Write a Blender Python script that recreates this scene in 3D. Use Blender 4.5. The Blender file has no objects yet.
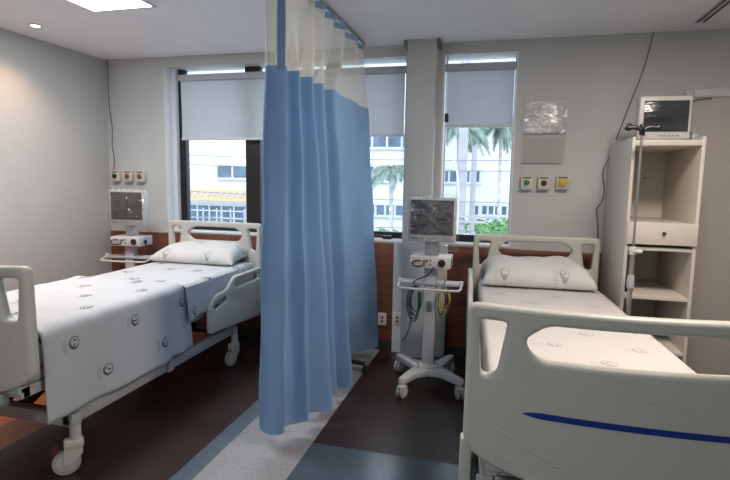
import bpy, bmesh, math, random
from mathutils import Vector, Matrix
from math import sin, cos, pi, radians as RD
random.seed(7)
SC = bpy.context.scene
COL = SC.collection

# ------------------------------------------------------------------ camera
F_PX, PITCH, YAW, ROLL, CAM_H = 512.4, .11653, .25434, .01648, 1.5
cam = bpy.data.cameras.new('camera'); camo = bpy.data.objects.new('camera', cam); COL.objects.link(camo)
cam.sensor_fit = 'HORIZONTAL'; cam.sensor_width = 36; cam.lens = F_PX / 730 * 36; cam.clip_start = .05; cam.clip_end = 300
Fv = Vector((-sin(YAW) * cos(PITCH), cos(YAW) * cos(PITCH), -sin(PITCH)))
Rv = Vector((cos(YAW), sin(YAW), 0)); Uv = Rv.cross(Fv)
R2 = Rv * cos(ROLL) + Uv * sin(ROLL); U2 = -Rv * sin(ROLL) + Uv * cos(ROLL)
camo.matrix_world = Matrix(((R2.x, U2.x, -Fv.x, 0), (R2.y, U2.y, -Fv.y, 0), (R2.z, U2.z, -Fv.z, CAM_H), (0, 0, 0, 1)))
SC.camera = camo

# ------------------------------------------------------------------ world, sun, exposure
SC.view_settings.view_transform = 'Standard'; SC.view_settings.look = 'None'
SC.view_settings.gamma = 1; SC.view_settings.use_curve_mapping = False
SC.view_settings.exposure = 0.38
W = bpy.data.worlds.new('overcast_sky'); SC.world = W; W.use_nodes = True
bg = W.node_tree.nodes['Background']; bg.inputs[0].default_value = (.74, .87, 1, 1); bg.inputs[1].default_value = 2.9
sun = bpy.data.lights.new('sun', 'SUN'); sun.energy = .6; sun.angle = RD(12); sun.color = (1, .97, .93)
so = bpy.data.objects.new('sun', sun); COL.objects.link(so); so.rotation_euler = (RD(48), 0, RD(15))
PANEL_E, PANEL_W, SPOT_E = 24, 34, 46          # ceiling luminaires: cool left, warm right, small spots

# ------------------------------------------------------------------ helpers
def link(name, me, mat=None, parent=None):
    o = bpy.data.objects.new(name, me); COL.objects.link(o)
    if mat is not None:
        for m in (mat if isinstance(mat, (list, tuple)) else [mat]): me.materials.append(m)
    if parent: o.parent = parent
    return o
def tag(o, label=None, cat=None, group=None, kind=None):
    for k, v in (('label', label), ('category', cat), ('group', group), ('kind', kind)):
        if v: o[k] = v
    return o
def thing(name, label, cat, loc=(0, 0, 0), rz=0, group=None, kind=None):
    o = bpy.data.objects.new(name, None); COL.objects.link(o); o.empty_display_size = .1
    o.location = loc; o.rotation_euler = (0, 0, rz)
    return tag(o, label, cat, group, kind)
def children(o): return [c for c in list(COL.objects) if c.parent == o]
def dup(o, loc=None, rz=None, label=None, parent=None):
    kids = children(o)
    c = o.copy(); COL.objects.link(c)
    if parent: c.parent = parent
    if loc is not None: c.location = loc
    if rz is not None: c.rotation_euler = (0, 0, rz)
    if label: c['label'] = label
    for k in kids: dup(k, parent=c)
    return c

class MB:
    def __init__(s): s.b = bmesh.new(); s.uv = s.b.loops.layers.uv.new('UVMap')
    def _new(s, tmp, M, mi):
        me = bpy.data.meshes.new('t'); tmp.to_mesh(me); tmp.free()
        if M is not None: me.transform(M)
        n = len(s.b.faces); s.b.from_mesh(me); bpy.data.meshes.remove(me)
        s.b.faces.ensure_lookup_table()
        for f in s.b.faces[n:]: f.material_index = mi
        return s
    def box(s, x0, x1, y0, y1, z0, z1, bev=0, seg=2, mi=0, M=None):
        t = bmesh.new(); bmesh.ops.create_cube(t, size=1)
        sx, sy, sz = abs(x1 - x0), abs(y1 - y0), abs(z1 - z0)
        for v in t.verts: v.co = Vector((v.co.x * sx + (x0 + x1) / 2, v.co.y * sy + (y0 + y1) / 2, v.co.z * sz + (z0 + z1) / 2))
        if bev: bmesh.ops.bevel(t, geom=t.edges[:], offset=min(bev, sx / 2.1, sy / 2.1, sz / 2.1), segments=seg, profile=.5, affect='EDGES')
        return s._new(t, M, mi)
    def cyl(s, p0, p1, r, r1=None, n=20, mi=0, bev=0):
        p0, p1 = Vector(p0), Vector(p1); r1 = r if r1 is None else r1; d = p1 - p0
        t = bmesh.new(); bmesh.ops.create_cone(t, cap_ends=True, segments=n, radius1=r, radius2=r1, depth=d.length)
        if bev:
            es = [e for e in t.edges if abs(e.verts[0].co.z - e.verts[1].co.z) < 1e-6]
            bmesh.ops.bevel(t, geom=es, offset=bev, segments=2, profile=.5, affect='EDGES')
        M = Matrix.Translation((p0 + p1) / 2) @ d.to_track_quat('Z', 'Y').to_matrix().to_4x4()
        return s._new(t, M, mi)
    def ball(s, c, r, sc=(1, 1, 1), n=16, mi=0):
        t = bmesh.new(); bmesh.ops.create_uvsphere(t, u_segments=n, v_segments=max(6, n // 2), radius=r)
        return s._new(t, Matrix.Translation(c) @ Matrix.Diagonal((*sc, 1)), mi)
    def tube(s, pts, r, n=10, mi=0, smooth=0, closed=False):
        P = [Vector(p) for p in pts]
        for _ in range(smooth):
            Q = [] if closed else [P[0]]
            for i in range(len(P) - (0 if closed else 1)):
                a, b = P[i], P[(i + 1) % len(P)]; Q += [a.lerp(b, .25), a.lerp(b, .75)]
            if not closed: Q.append(P[-1])
            P = Q
        up = Vector((0, 0, 1)); rings = []; m = len(P); prev = None
        for i in range(m):
            if closed: d = P[(i + 1) % m] - P[i - 1]
            else: d = P[min(i + 1, m - 1)] - P[max(i - 1, 0)]
            d.normalize()
            if prev is None:
                a = d.cross(up)
                if a.length < .1: a = d.cross(Vector((1, 0, 0)))
            else: a = prev - d * prev.dot(d)
            a.normalize(); prev = a; c = d.cross(a)
            rings.append([s.b.verts.new(P[i] + (a * cos(2 * pi * k / n) + c * sin(2 * pi * k / n)) * r) for k in range(n)])
        for i in range(m if closed else m - 1):
            A, B = rings[i], rings[(i + 1) % m]
            for k in range(n):
                f = s.b.faces.new((A[k], A[(k + 1) % n], B[(k + 1) % n], B[k])); f.material_index = mi
        if not closed:
            s.b.faces.new(rings[0][::-1]).material_index = mi; s.b.faces.new(rings[-1]).material_index = mi
        return s
    def lathe(s, prof, c=(0, 0, 0), n=24, mi=0, M=None):
        t = bmesh.new(); R = []
        for r, z in prof: R.append([t.verts.new((max(r, 1e-4) * cos(2 * pi * k / n), max(r, 1e-4) * sin(2 * pi * k / n), z)) for k in range(n)])
        for A, B in zip(R, R[1:]):
            for k in range(n): t.faces.new((A[k], A[(k + 1) % n], B[(k + 1) % n], B[k]))
        t.faces.new(R[0][::-1]); t.faces.new(R[-1])
        MM = Matrix.Translation(c)
        return s._new(t, MM @ M if M is not None else MM, mi)
    def prism(s, poly, h, M=None, mi=0, bev=0):       # poly in xy, extruded in z 0..h
        t = bmesh.new(); vs = [t.verts.new((x, y, 0)) for x, y in poly]; f = t.faces.new(vs)
        r = bmesh.ops.extrude_face_region(t, geom=[f])
        for v in r['geom']:
            if isinstance(v, bmesh.types.BMVert): v.co.z += h
        bmesh.ops.recalc_face_normals(t, faces=t.faces[:])
        if bev: bmesh.ops.bevel(t, geom=t.edges[:], offset=bev, segments=2, profile=.5, affect='EDGES')
        return s._new(t, M, mi)
    def grid(s, nu, nv, fn, uvfn=None, mi=0):
        V = [[s.b.verts.new(fn(i / nu, j / nv)) for j in range(nv + 1)] for i in range(nu + 1)]
        for i in range(nu):
            for j in range(nv):
                f = s.b.faces.new((V[i][j], V[i + 1][j], V[i + 1][j + 1], V[i][j + 1])); f.material_index = mi
                if uvfn:
                    for l, (a, b) in zip(f.loops, ((i, j), (i + 1, j), (i + 1, j + 1), (i, j + 1))): l[s.uv].uv = uvfn(a / nu, b / nv)
        return s
    def uvbox(s):                                      # metric box UVs
        for f in s.b.faces:
            n = f.normal; a = max(range(3), key=lambda k: abs(n[k]))
            for l in f.loops:
                c = l.vert.co; l[s.uv].uv = ((c.x, c.y), (c.x, c.z), (c.y, c.z))[{2: 0, 1: 1, 0: 2}[a]]
        return s
    def build(s, name, mat, parent=None, smooth=32, recalc=True):
        if recalc: bmesh.ops.recalc_face_normals(s.b, faces=s.b.faces[:])
        for f in s.b.faces: f.smooth = True
        lim = RD(smooth)
        for e in s.b.edges:
            if len(e.link_faces) == 2:
                try:
                    if e.calc_face_angle() > lim: e.smooth = False
                except ValueError: pass
        me = bpy.data.meshes.new(name); s.b.to_mesh(me); s.b.free()
        return link(name, me, mat, parent)

def round_poly(pts, rad, n=6):
    out = []; m = len(pts)
    for i in range(m):
        p = Vector(pts[i]); a = Vector(pts[i - 1]) - p; b = Vector(pts[(i + 1) % m]) - p
        r = rad[i] if isinstance(rad, (list, tuple)) else rad
        r = min(r, a.length * .49, b.length * .49); A = p + a.normalized() * r; B = p + b.normalized() * r
        for k in range(n + 1):
            t = k / n; q = A * (1 - t) ** 2 + p * 2 * t * (1 - t) + B * t * t; out.append((q.x, q.y))
    return out
def slab_mesh(loops, thick, bev):                      # outline + holes in x/z, thickness along y, rounded rims
    cu = bpy.data.curves.new('c', 'CURVE'); cu.dimensions = '2D'; cu.fill_mode = 'BOTH'
    cu.extrude = thick / 2 - bev; cu.bevel_depth = bev; cu.bevel_resolution = 2; cu.offset = -bev
    for lp in loops:
        sp = cu.splines.new('POLY'); sp.points.add(len(lp) - 1); sp.use_cyclic_u = True
        for p, (x, z) in zip(sp.points, lp): p.co = (x, z, 0, 1)
    o = bpy.data.objects.new('c', cu); COL.objects.link(o)
    me = bpy.data.meshes.new_from_object(o.evaluated_get(bpy.context.evaluated_depsgraph_get()))
    bpy.data.objects.remove(o); bpy.data.curves.remove(cu)
    me.transform(Matrix.Rotation(pi / 2, 4, 'X'))
    b = MB(); b.b.from_mesh(me); bpy.data.meshes.remove(me)
    bmesh.ops.remove_doubles(b.b, verts=b.b.verts[:], dist=1e-5)
    return b
def bow(b, fn, cuts, axis=0):
    for c in cuts:
        co = [0, 0, 0]; no = [0, 0, 0]; co[axis] = c; no[axis] = 1
        bmesh.ops.bisect_plane(b.b, geom=b.b.verts[:] + b.b.edges[:] + b.b.faces[:], plane_co=co, plane_no=no)
    for v in b.b.verts: v.co = Vector(fn(v.co))
    return b

# ------------------------------------------------------------------ materials
class S:                                               # tiny math-node wrapper
    def __init__(s, t, k): s.t, s.k = t, k
    def op(s, o, *a):
        n = s.t.nodes.new('ShaderNodeMath'); n.operation = o
        for i, v in enumerate((s,) + a):
            if isinstance(v, S): s.t.links.new(v.k, n.inputs[i])
            else: n.inputs[i].default_value = v
        return S(s.t, n.outputs[0])
    def __add__(s, o): return s.op('ADD', o)
    def __sub__(s, o): return s.op('SUBTRACT', o)
    def __mul__(s, o): return s.op('MULTIPLY', o)
    def __truediv__(s, o): return s.op('DIVIDE', o)
    def lt(s, o): return s.op('LESS_THAN', o)
    def gt(s, o): return s.op('GREATER_THAN', o)
    def fract(s): return s.op('FRACT')
    def floor(s): return s.op('FLOOR')
    def abs(s): return s.op('ABSOLUTE')
    def max(s, o): return s.op('MAXIMUM', o)
def mat(name, col, rough=.5, metal=0, bump=0, bscale=60, var=0, vscale=3, spec=.5, stretch=None, sheen=0, coat=0, trans=0):
    m = bpy.data.materials.new(name); m.use_nodes = True; t = m.node_tree; P = t.nodes['Principled BSDF']
    P.inputs['Roughness'].default_value = rough; P.inputs['Metallic'].default_value = metal
    P.inputs['Specular IOR Level'].default_value = spec; P.inputs['Base Color'].default_value = (*col, 1)
    if coat: P.inputs['Coat Weight'].default_value = coat; P.inputs['Coat Roughness'].default_value = .1
    tc = t.nodes.new('ShaderNodeTexCoord'); mp = t.nodes.new('ShaderNodeMapping'); t.links.new(tc.outputs['Object'], mp.inputs[0])
    if stretch: mp.inputs['Scale'].default_value = stretch
    n = t.nodes.new('ShaderNodeTexNoise'); n.inputs['Scale'].default_value = vscale; n.inputs['Detail'].default_value = 5
    t.links.new(mp.outputs[0], n.inputs['Vector'])
    r = t.nodes.new('ShaderNodeValToRGB'); v = max(var, .02)
    r.color_ramp.elements[0].position = .3; r.color_ramp.elements[1].position = .7
    r.color_ramp.elements[0].color = (*[c * (1 - v) for c in col], 1); r.color_ramp.elements[1].color = (*[min(1, c * (1 + v)) for c in col], 1)
    t.links.new(n.outputs[0], r.inputs[0]); t.links.new(r.outputs[0], P.inputs['Base Color'])
    if bump:
        n2 = t.nodes.new('ShaderNodeTexNoise'); n2.inputs['Scale'].default_value = bscale; n2.inputs['Detail'].default_value = 3
        t.links.new(mp.outputs[0], n2.inputs['Vector'])
        b = t.nodes.new('ShaderNodeBump'); b.inputs['Strength'].default_value = bump; b.inputs['Distance'].default_value = .01
        t.links.new(n2.outputs[0], b.inputs['Height']); t.links.new(b.outputs[0], P.inputs['Normal'])
    if trans:
        tl = t.nodes.new('ShaderNodeBsdfTranslucent'); t.links.new(r.outputs[0], tl.inputs[0]); ms = t.nodes.new('ShaderNodeMixShader'); ms.inputs[0].default_value = trans
        t.links.new(P.outputs[0], ms.inputs[1]); t.links.new(tl.outputs[0], ms.inputs[2]); t.links.new(ms.outputs[0], t.nodes['Material Output'].inputs[0])
    return m
def emit(name, col, st):
    m = bpy.data.materials.new(name); m.use_nodes = True; t = m.node_tree; t.nodes.clear()
    e = t.nodes.new('ShaderNodeEmission'); e.inputs[0].default_value = (*col, 1); e.inputs[1].default_value = st
    o = t.nodes.new('ShaderNodeOutputMaterial'); t.links.new(e.outputs[0], o.inputs[0]); return m
def film(name, tint=(1, 1, 1), gl=.08, rough=.05, bump=0, bscale=20):   # clear pane or plastic film
    m = bpy.data.materials.new(name); m.use_nodes = True; t = m.node_tree; t.nodes.clear()
    tr = t.nodes.new('ShaderNodeBsdfTransparent'); tr.inputs[0].default_value = (*tint, 1)
    g = t.nodes.new('ShaderNodeBsdfGlossy'); g.inputs['Roughness'].default_value = rough
    lw = t.nodes.new('ShaderNodeLayerWeight'); lw.inputs[0].default_value = .25
    f = S(t, lw.outputs['Fresnel']) * .5 + gl
    mx = t.nodes.new('ShaderNodeMixShader'); t.links.new(f.k, mx.inputs[0]); t.links.new(tr.outputs[0], mx.inputs[1]); t.links.new(g.outputs[0], mx.inputs[2])
    if bump:
        tc = t.nodes.new('ShaderNodeTexCoord'); n2 = t.nodes.new('ShaderNodeTexNoise'); n2.inputs['Scale'].default_value = bscale
        n2.inputs['Distortion'].default_value = 2; t.links.new(tc.outputs['Object'], n2.inputs['Vector'])
        b = t.nodes.new('ShaderNodeBump'); b.inputs['Strength'].default_value = bump; b.inputs['Distance'].default_value = .02
        t.links.new(n2.outputs[0], b.inputs['Height']); t.links.new(b.outputs[0], g.inputs['Normal'])
    o = t.nodes.new('ShaderNodeOutputMaterial'); t.links.new(mx.outputs[0], o.inputs[0]); return m
def net(name, col, alpha):                             # open mesh fabric
    m = bpy.data.materials.new(name); m.use_nodes = True; t = m.node_tree; t.nodes.clear()
    tr = t.nodes.new('ShaderNodeBsdfTransparent'); d = t.nodes.new('ShaderNodeBsdfDiffuse'); d.inputs[0].default_value = (*col, 1)
    tl = t.nodes.new('ShaderNodeBsdfTranslucent'); tl.inputs[0].default_value = (*col, 1)
    m1 = t.nodes.new('ShaderNodeMixShader'); m1.inputs[0].default_value = .35; t.links.new(d.outputs[0], m1.inputs[1]); t.links.new(tl.outputs[0], m1.inputs[2])
    uv = t.nodes.new('ShaderNodeUVMap'); sx = t.nodes.new('ShaderNodeSeparateXYZ'); t.links.new(uv.outputs[0], sx.inputs[0])
    u = (S(t, sx.outputs[0]) * 170).fract(); v = (S(t, sx.outputs[1]) * 170).fract()
    hole = (u.gt(.3) * v.gt(.3)) * (1 - alpha) * 1.9
    fac = (hole * -1) + 1
    mx = t.nodes.new('ShaderNodeMixShader'); t.links.new(fac.k, mx.inputs[0]); t.links.new(tr.outputs[0], mx.inputs[1]); t.links.new(m1.outputs[0], mx.inputs[2])
    o = t.nodes.new('ShaderNodeOutputMaterial'); t.links.new(mx.outputs[0], o.inputs[0]); return m
def printed(name, col, ink, cx=.45, cy=.21, strength=1, ox=0, oy=0, R=.031):   # linen with ring and leaf motif
    m = mat(name, col, .85, bump=.15, bscale=400, spec=.2); t = m.node_tree; P = t.nodes['Principled BSDF']
    base = P.inputs['Base Color'].links[0].from_socket
    uv = t.nodes.new('ShaderNodeUVMap'); sx = t.nodes.new('ShaderNodeSeparateXYZ'); t.links.new(uv.outputs[0], sx.inputs[0])
    U = (S(t, sx.outputs[0]) + ox) / cx; V = (S(t, sx.outputs[1]) + oy) / cy
    row = V.floor(); U = U + row * .5
    x = (U.fract() - .5) * cx; y = (V.fract() - .5) * cy
    def dist(a, b): return (a * a + b * b).op('SQRT')
    r = dist(x, y)
    ring = (r - R).abs().lt(.0022)
    cres = r.lt(R + .003) * dist(x - .007, y - .008).gt(R - .001)
    nz = t.nodes.new('ShaderNodeTexNoise'); nz.inputs['Scale'].default_value = 75; nz.inputs['Detail'].default_value = 0; t.links.new(uv.outputs[0], nz.inputs['Vector'])
    fig = r.lt(R * .72) * S(t, nz.outputs[0]).gt(.56)
    lx = x + .058; ly = y + .004
    leaf = dist(lx / .5, ly).lt(.036) * (((ly + lx.abs() * .9) * 130).fract().lt(.45)) * .45
    msk = ring.max(cres).max(fig).max(leaf) * strength
    mx = t.nodes.new('ShaderNodeMix'); mx.data_type = 'RGBA'; t.links.new(msk.k, mx.inputs[0])
    t.links.new(base, mx.inputs[6]); mx.inputs[7].default_value = (*ink, 1); t.links.new(mx.outputs[2], P.inputs['Base Color'])
    return m
def planks(name, c1, c2, rough=.35, w=.18, l=1.2):
    m = mat(name, c1, rough, spec=.4); t = m.node_tree; P = t.nodes['Principled BSDF']
    tc = t.nodes.new('ShaderNodeTexCoord'); mp = t.nodes.new('ShaderNodeMapping'); t.links.new(tc.outputs['Object'], mp.inputs[0])
    b = t.nodes.new('ShaderNodeTexBrick'); b.inputs['Scale'].default_value = 1; b.inputs['Brick Width'].default_value = l; b.inputs['Row Height'].default_value = w
    b.inputs['Mortar Size'].default_value = .0015; b.inputs['Color1'].default_value = (*c1, 1); b.inputs['Color2'].default_value = (*c2, 1)
    b.inputs['Mortar'].default_value = (*[c * .5 for c in c1], 1); t.links.new(mp.outputs[0], b.inputs['Vector'])
    mp2 = t.nodes.new('ShaderNodeMapping'); mp2.inputs['Scale'].default_value = (1.5, 22, 1); t.links.new(tc.outputs['Object'], mp2.inputs[0])
    n = t.nodes.new('ShaderNodeTexNoise'); n.inputs['Scale'].default_value = 2.5; n.inputs['Detail'].default_value = 6; t.links.new(mp2.outputs[0], n.inputs['Vector'])
    mx = t.nodes.new('ShaderNodeMix'); mx.data_type = 'RGBA'; mx.blend_type = 'MULTIPLY'; mx.inputs[0].default_value = .7
    r = t.nodes.new('ShaderNodeValToRGB'); r.color_ramp.elements[0].position = .3; r.color_ramp.elements[0].color = (.45, .4, .38, 1); r.color_ramp.elements[1].position = .7
    t.links.new(n.outputs[0], r.inputs[0]); t.links.new(b.outputs[0], mx.inputs[6]); t.links.new(r.outputs[0], mx.inputs[7])
    t.links.new(mx.outputs[2], P.inputs['Base Color']); return m

M = dict(
    brake_red=mat('brake_red', (.16, .02, .015), .5),
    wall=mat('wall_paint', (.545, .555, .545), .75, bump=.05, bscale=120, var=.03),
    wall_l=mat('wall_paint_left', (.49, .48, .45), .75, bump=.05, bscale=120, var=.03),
    ceil=mat('ceiling_paint', (.88, .88, .90), .85, var=.02),
    wood=mat('panel_wood', (.17, .055, .028), .45, bump=.05, var=.35, vscale=5, stretch=(.6, 1, 7)),
    floor=planks('floor_wood', (.048, .024, .019), (.036, .018, .015)),
    floor_orange_lit=planks('floor_orange_wood_lit', (.55, .17, .055), (.46, .13, .045)),  # orange planks, their colour also brightened for the warm spotlight on them
    slate=mat('floor_slate', (.06, .085, .105), .22, var=.12, vscale=30),
    band=mat('floor_band', (.085, .115, .14), .3, var=.1, vscale=30),
    white_floor=mat('floor_speckle', (.25, .25, .265), .4, var=.13, vscale=45, bump=.03),
    base=mat('baseboard_dark', (.03, .018, .014), .5),
    abs=mat('bed_plastic', (.50, .495, .445), .38, bump=.02, bscale=500, spec=.4),
    steel_paint=mat('painted_steel', (.42, .42, .41), .4),
    dark_steel=mat('dark_steel', (.05, .05, .055), .45, metal=.3),
    rubber=mat('rubber', (.10, .10, .11), .6), tyre=mat('grey_tyre', (.36, .36, .35), .55),
    blue=mat('blue_stripe', (.006, .03, .22), .35),
    curtain=mat('curtain_blue', (.27, .42, .63), .8, bump=.12, bscale=300, var=.05, spec=.2, trans=.45),
    curtain_hem=mat('curtain_hem', (.15, .25, .42), .8, spec=.2),
    net=net('curtain_net', (.80, .78, .70), .58),
    blind=mat('blind_fabric', (.53, .565, .60), .85, bump=.05, bscale=300, trans=.22),
    blind_cas=mat('blind_cassette', (.62, .66, .68), .5),
    frame=mat('window_black', (.012, .012, .014), .4), frame_w=mat('window_white', (.6, .62, .64), .4),
    reveal=mat('sill_white', (.7, .71, .72), .5),
    glass=film('window_glass', (.97, .99, 1), .02, .0),
    plastic=film('clear_film', (.98, .98, .98), .17, .14, bump=1, bscale=14),
    acry=film('acrylic', (.99, .99, .99), -.02, .15, bump=.1, bscale=5),
    mon=mat('monitor_plastic', (.56, .56, .54), .4), mon_g=mat('monitor_grey', (.42, .44, .47), .45),
    holder=mat('holder_lilac', (.60, .60, .64), .35),
    screen=mat('screen_dark_reflections', (.04, .044, .05), .18, var=.5, bump=.5, bscale=9, stretch=(1, 1, 3.5)),  # lighter grey streaks in the colour imitate reflections on the glass
    knob=mat('black_plastic', (.015, .015, .017), .4),
    cab=mat('cabinet_laminate', (.66, .62, .55), .5, var=.02),
    door=mat('door_laminate', (.50, .47, .435), .55, var=.02),
    chrome=mat('chrome', (.6, .6, .6), .2, metal=1), alu=mat('brushed_aluminium', (.4, .4, .38), .35, metal=.8),
    cable_g=mat('cable_grey', (.16, .16, .17), .6), cable_k=mat('cable_black', (.012, .012, .014), .5), cable_gr=mat('cable_green', (.03, .12, .05), .5),
    cable_y=mat('cable_yellow', (.45, .36, .08), .5), cable_w=mat('cable_white', (.6, .6, .6), .5),
    outlet=mat('outlet_cream', (.62, .58, .48), .5), red=mat('outlet_red', (.25, .09, .07), .4), yellow=mat('outlet_yellow', (.60, .40, .08), .35), green=mat('outlet_green', (.03, .2, .1), .4),
    sheet=printed('sheet_linen', (.50, .515, .535), (.035, .045, .05), strength=.9, ox=.27, oy=-.02),
    sheet_f=printed('sheet_linen_faint', (.61, .59, .57), (.27, .27, .27), strength=.6, cx=.36, ox=.1),
    pillow=printed('pillow_linen', (.62, .615, .60), (.22, .24, .24), strength=.7, cx=.40, cy=.24, ox=.04, oy=.08),
    lamp=emit('panel_glow', (.93, .97, 1), 9), lamp_w=emit('panel_glow_warm', (1, .9, .78), 6), lampspot=emit('spot_glow', (1, .86, .68), 14),
)

# ================================================================== structure
XL, XR, YB, YN, ZC = -3.78, 2.45, 4.35, -2.0, 2.62
WL, WR, SILL, HEAD = -3.13, .10, .985, 2.53
PL, PR = -.80, -.49
def struct(o, **k): o['kind'] = 'structure'; return o
b = MB()
def rect(b, x0, x1, y0, y1, mi): b.box(x0, x1, y0, y1, -.08, 0, mi=mi)
rect(b, XL - .2, -2.58, YN, YB + .25, 4); rect(b, -2.58, -1.53, YN, YB + .25, 0); rect(b, -1.53, -1.42, YN, YB + .25, 2); rect(b, -1.42, -.972, YN, YB + .25, 3)
rect(b, -.972, XR + .2, YN, 2.62, 1); rect(b, -.972, XR + .2, 2.62, YB + .25, 0)
struct(b.build('floor', [M['floor'], M['slate'], M['band'], M['white_floor'], M['floor_orange_lit']]))
struct(MB().box(XL - .2, XR + .2, YN - .2, YB + .25, ZC, ZC + .15).build('ceiling', M['ceil']))
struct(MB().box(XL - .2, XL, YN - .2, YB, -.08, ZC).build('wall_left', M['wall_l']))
struct(MB().box(XR, XR + .2, YN - .2, YB, -.08, ZC).build('wall_right', M['wall']))
struct(MB().box(XL, XR, YN - .2, YN, -.08, ZC).build('wall_near', M['wall']))
b = MB()
b.box(XL - .2, WL, YB, YB + .25, -.08, ZC); b.box(WR, XR + .2, YB, YB + .25, -.08, ZC)
b.box(WL, WR, YB, YB + .25, HEAD, ZC); b.box(WL, WR, YB, YB + .25, -.08, SILL - .02)
b.box(PL, PR, YB, YB + .25, SILL - .02, HEAD)
struct(b.build('wall_back', M['wall']))
struct(MB().box(-.765, -.535, 4.2, YB, .0, ZC, .004).build('trim_1', M['wall']))
M['wall_shadow'] = mat('ceiling_gap_shade', (.22, .21, .19), .7)
struct(MB().box(-.795, -.766, 4.2, YB, ZC - .05, ZC).box(-.534, -.505, 4.2, YB, ZC - .05, ZC).build('trim_2', M['wall_shadow']))  # dark strips stand in for the shaded ceiling gap beside the column
struct(MB().box(-.86, -.765, 4.30, YB, 0, SILL - .02).box(-.535, -.40, 4.30, YB, 0, SILL - .02).build('trim_3', M['wall']))
for i, (x0, x1) in enumerate(((XL, -.86), (-.40, 1.283))):
    struct(MB().box(x0, x1, YB - .02, YB, .09, .955, .003).build('trim_%d' % (4 + i), M['wood']))
struct(MB().box(XL, -.86, YB - .026, YB, 0, .09).box(-.40, 1.283, YB - .026, YB, 0, .09).build('baseboard_back', M['base']))
# sills and side reveals in white
struct(MB().box(WL - .01, PL, YB - .012, YB + .25, SILL - .02, SILL, .003).box(PR, WR + .01, YB - .012, YB + .25, SILL - .02, SILL, .003).build('trim_6', M['reveal']))
struct(MB().box(WL, WL + .012, YB + .002, YB + .13, SILL, HEAD).build('trim_7', M['reveal']))
struct(MB().box(WR - .012, WR, YB + .002, YB + .13, SILL, HEAD).box(PR, PR + .012, YB + .002, YB + .13, SILL, HEAD).build('trim_8', M['reveal']))

def window(n, x0, x1, mull, mt, jl=.05, jr=.05):
    o = thing('window_%d' % n, None, None, (0, 0, 0), kind='structure')
    y0, y1 = YB + .14, YB + .20
    f = MB().box(x0, x0 + jl, y0, y1, SILL, HEAD, .003).box(x1 - jr, x1, y0, y1, SILL, HEAD, .003)
    f.box(x0, x1, y0, y1, SILL, SILL + .055, .003)
    for a, c in mull: f.box(a, c, y0 - .01, y1, SILL, HEAD, .003)
    f.build('window_frame', mt, o)
    MB().box(x0 + .01, x1 - .01, y0 + .028, y0 + .034, SILL + .01, HEAD - .005).build('glass_pane', M['glass'], o)
    return o
MB_REVEAL = struct(MB().box(WL + .012, -3.07, YB + .09, YB + .2, SILL, HEAD).build('trim_9', M['reveal']))
window(1, -3.07, PL, [(-2.35, -2.2), (-1.55, -1.42)], M['frame'], .07, .012)
w3 = window(2, PR, WR, [], M['frame_w'], .02, .02)
MB().box(PR + .03, WR - .03, YB + .125, YB + .14, SILL, SILL + .06).build('bottom_rail', M['frame'], w3)

# door on the back wall, right of the cabinet
d = thing('door_1', None, None, (0, 0, 0), kind='structure')
MB().box(1.285, 1.345, YB - .03, YB, 0, 2.2, .006).box(1.345, 2.24, YB - .029, YB, 2.14, 2.2, .004).box(2.24, 2.30, YB - .03, YB, 0, 2.2, .006).build('door_frame', M['frame_w'], d)
MB().box(1.345, 2.24, YB - .018, YB, .005, 2.14, .003).build('door_leaf', M['door'], d)
MB().cyl((2.17, YB - .07, 1.0), (2.17, YB - .018, 1.0), .011).tube([(2.17, YB - .065, 1.0), (2.05, YB - .065, 1.0)], .009).build('door_handle', M['chrome'], d)

# ================================================================== ceiling fittings
def panel(name, label, x, y, sx, sy, e, warm=False, group=None):
    o = thing(name, label, 'ceiling light', (x, y, ZC), 0, group)
    f = MB(); a, c, t = sx / 2, sy / 2, .02
    f.box(-a - t, a + t, -c - t, -c, -.008, .0).box(-a - t, a + t, c, c + t, -.008, 0).box(-a - t, -a, -c, c, -.008, 0).box(a, a + t, -c, c, -.008, 0)
    f.build('frame', M['reveal'], o)
    MB().box(-a, a, -c, c, -.006, -.001).build('diffuser', M['lamp_w'] if warm else M['lamp'], o)
    L = bpy.data.lights.new('panel_light', 'AREA'); L.shape = 'RECTANGLE'; L.size = sx; L.size_y = sy; L.energy = e
    L.color = (1, .86, .76) if warm else (.90, .95, 1)
    lo = bpy.data.objects.new('panel_light', L); COL.objects.link(lo); lo.location = (0, 0, -.012); lo.parent = o
    return o
panel('ceiling_light', 'square lit ceiling panel above the left bed', -2.50, 2.78, .46, .56, PANEL_E)
panel('ceiling_light', 'ceiling panel over the middle of the right bed', .85, 2.15, .5, .5, PANEL_W, True)
panel('ceiling_light', 'ceiling panel near the entrance side of the room', -.9, -.6, .5, .5, PANEL_E * .85)
def spot(x, y, label, e):
    o = thing('recessed_spotlight', label, 'spotlight', (x, y, ZC))
    MB().lathe([(.045, 0), (.045, -.006), (.033, -.008), (.033, 0)]).build('trim_ring', M['reveal'], o)
    MB().cyl((0, 0, -.006), (0, 0, -.001), .03).build('lens', M['lampspot'], o)
    L = bpy.data.lights.new('spot_light', 'SPOT'); L.energy = e; L.spot_size = RD(120); L.spot_blend = .8; L.shadow_soft_size = .03; L.color = (1, .62, .40)
    lo = bpy.data.objects.new('spot_light', L); COL.objects.link(lo); lo.location = (0, 0, -.02); lo.parent = o
spot(-3.445, 3.26, 'small round spotlight recessed in the ceiling by the left wall', SPOT_E * .4)
spot(-3.3, 2.1, 'small round spotlight recessed in the ceiling beside the foot of the left bed', SPOT_E * 1.1)
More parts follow.
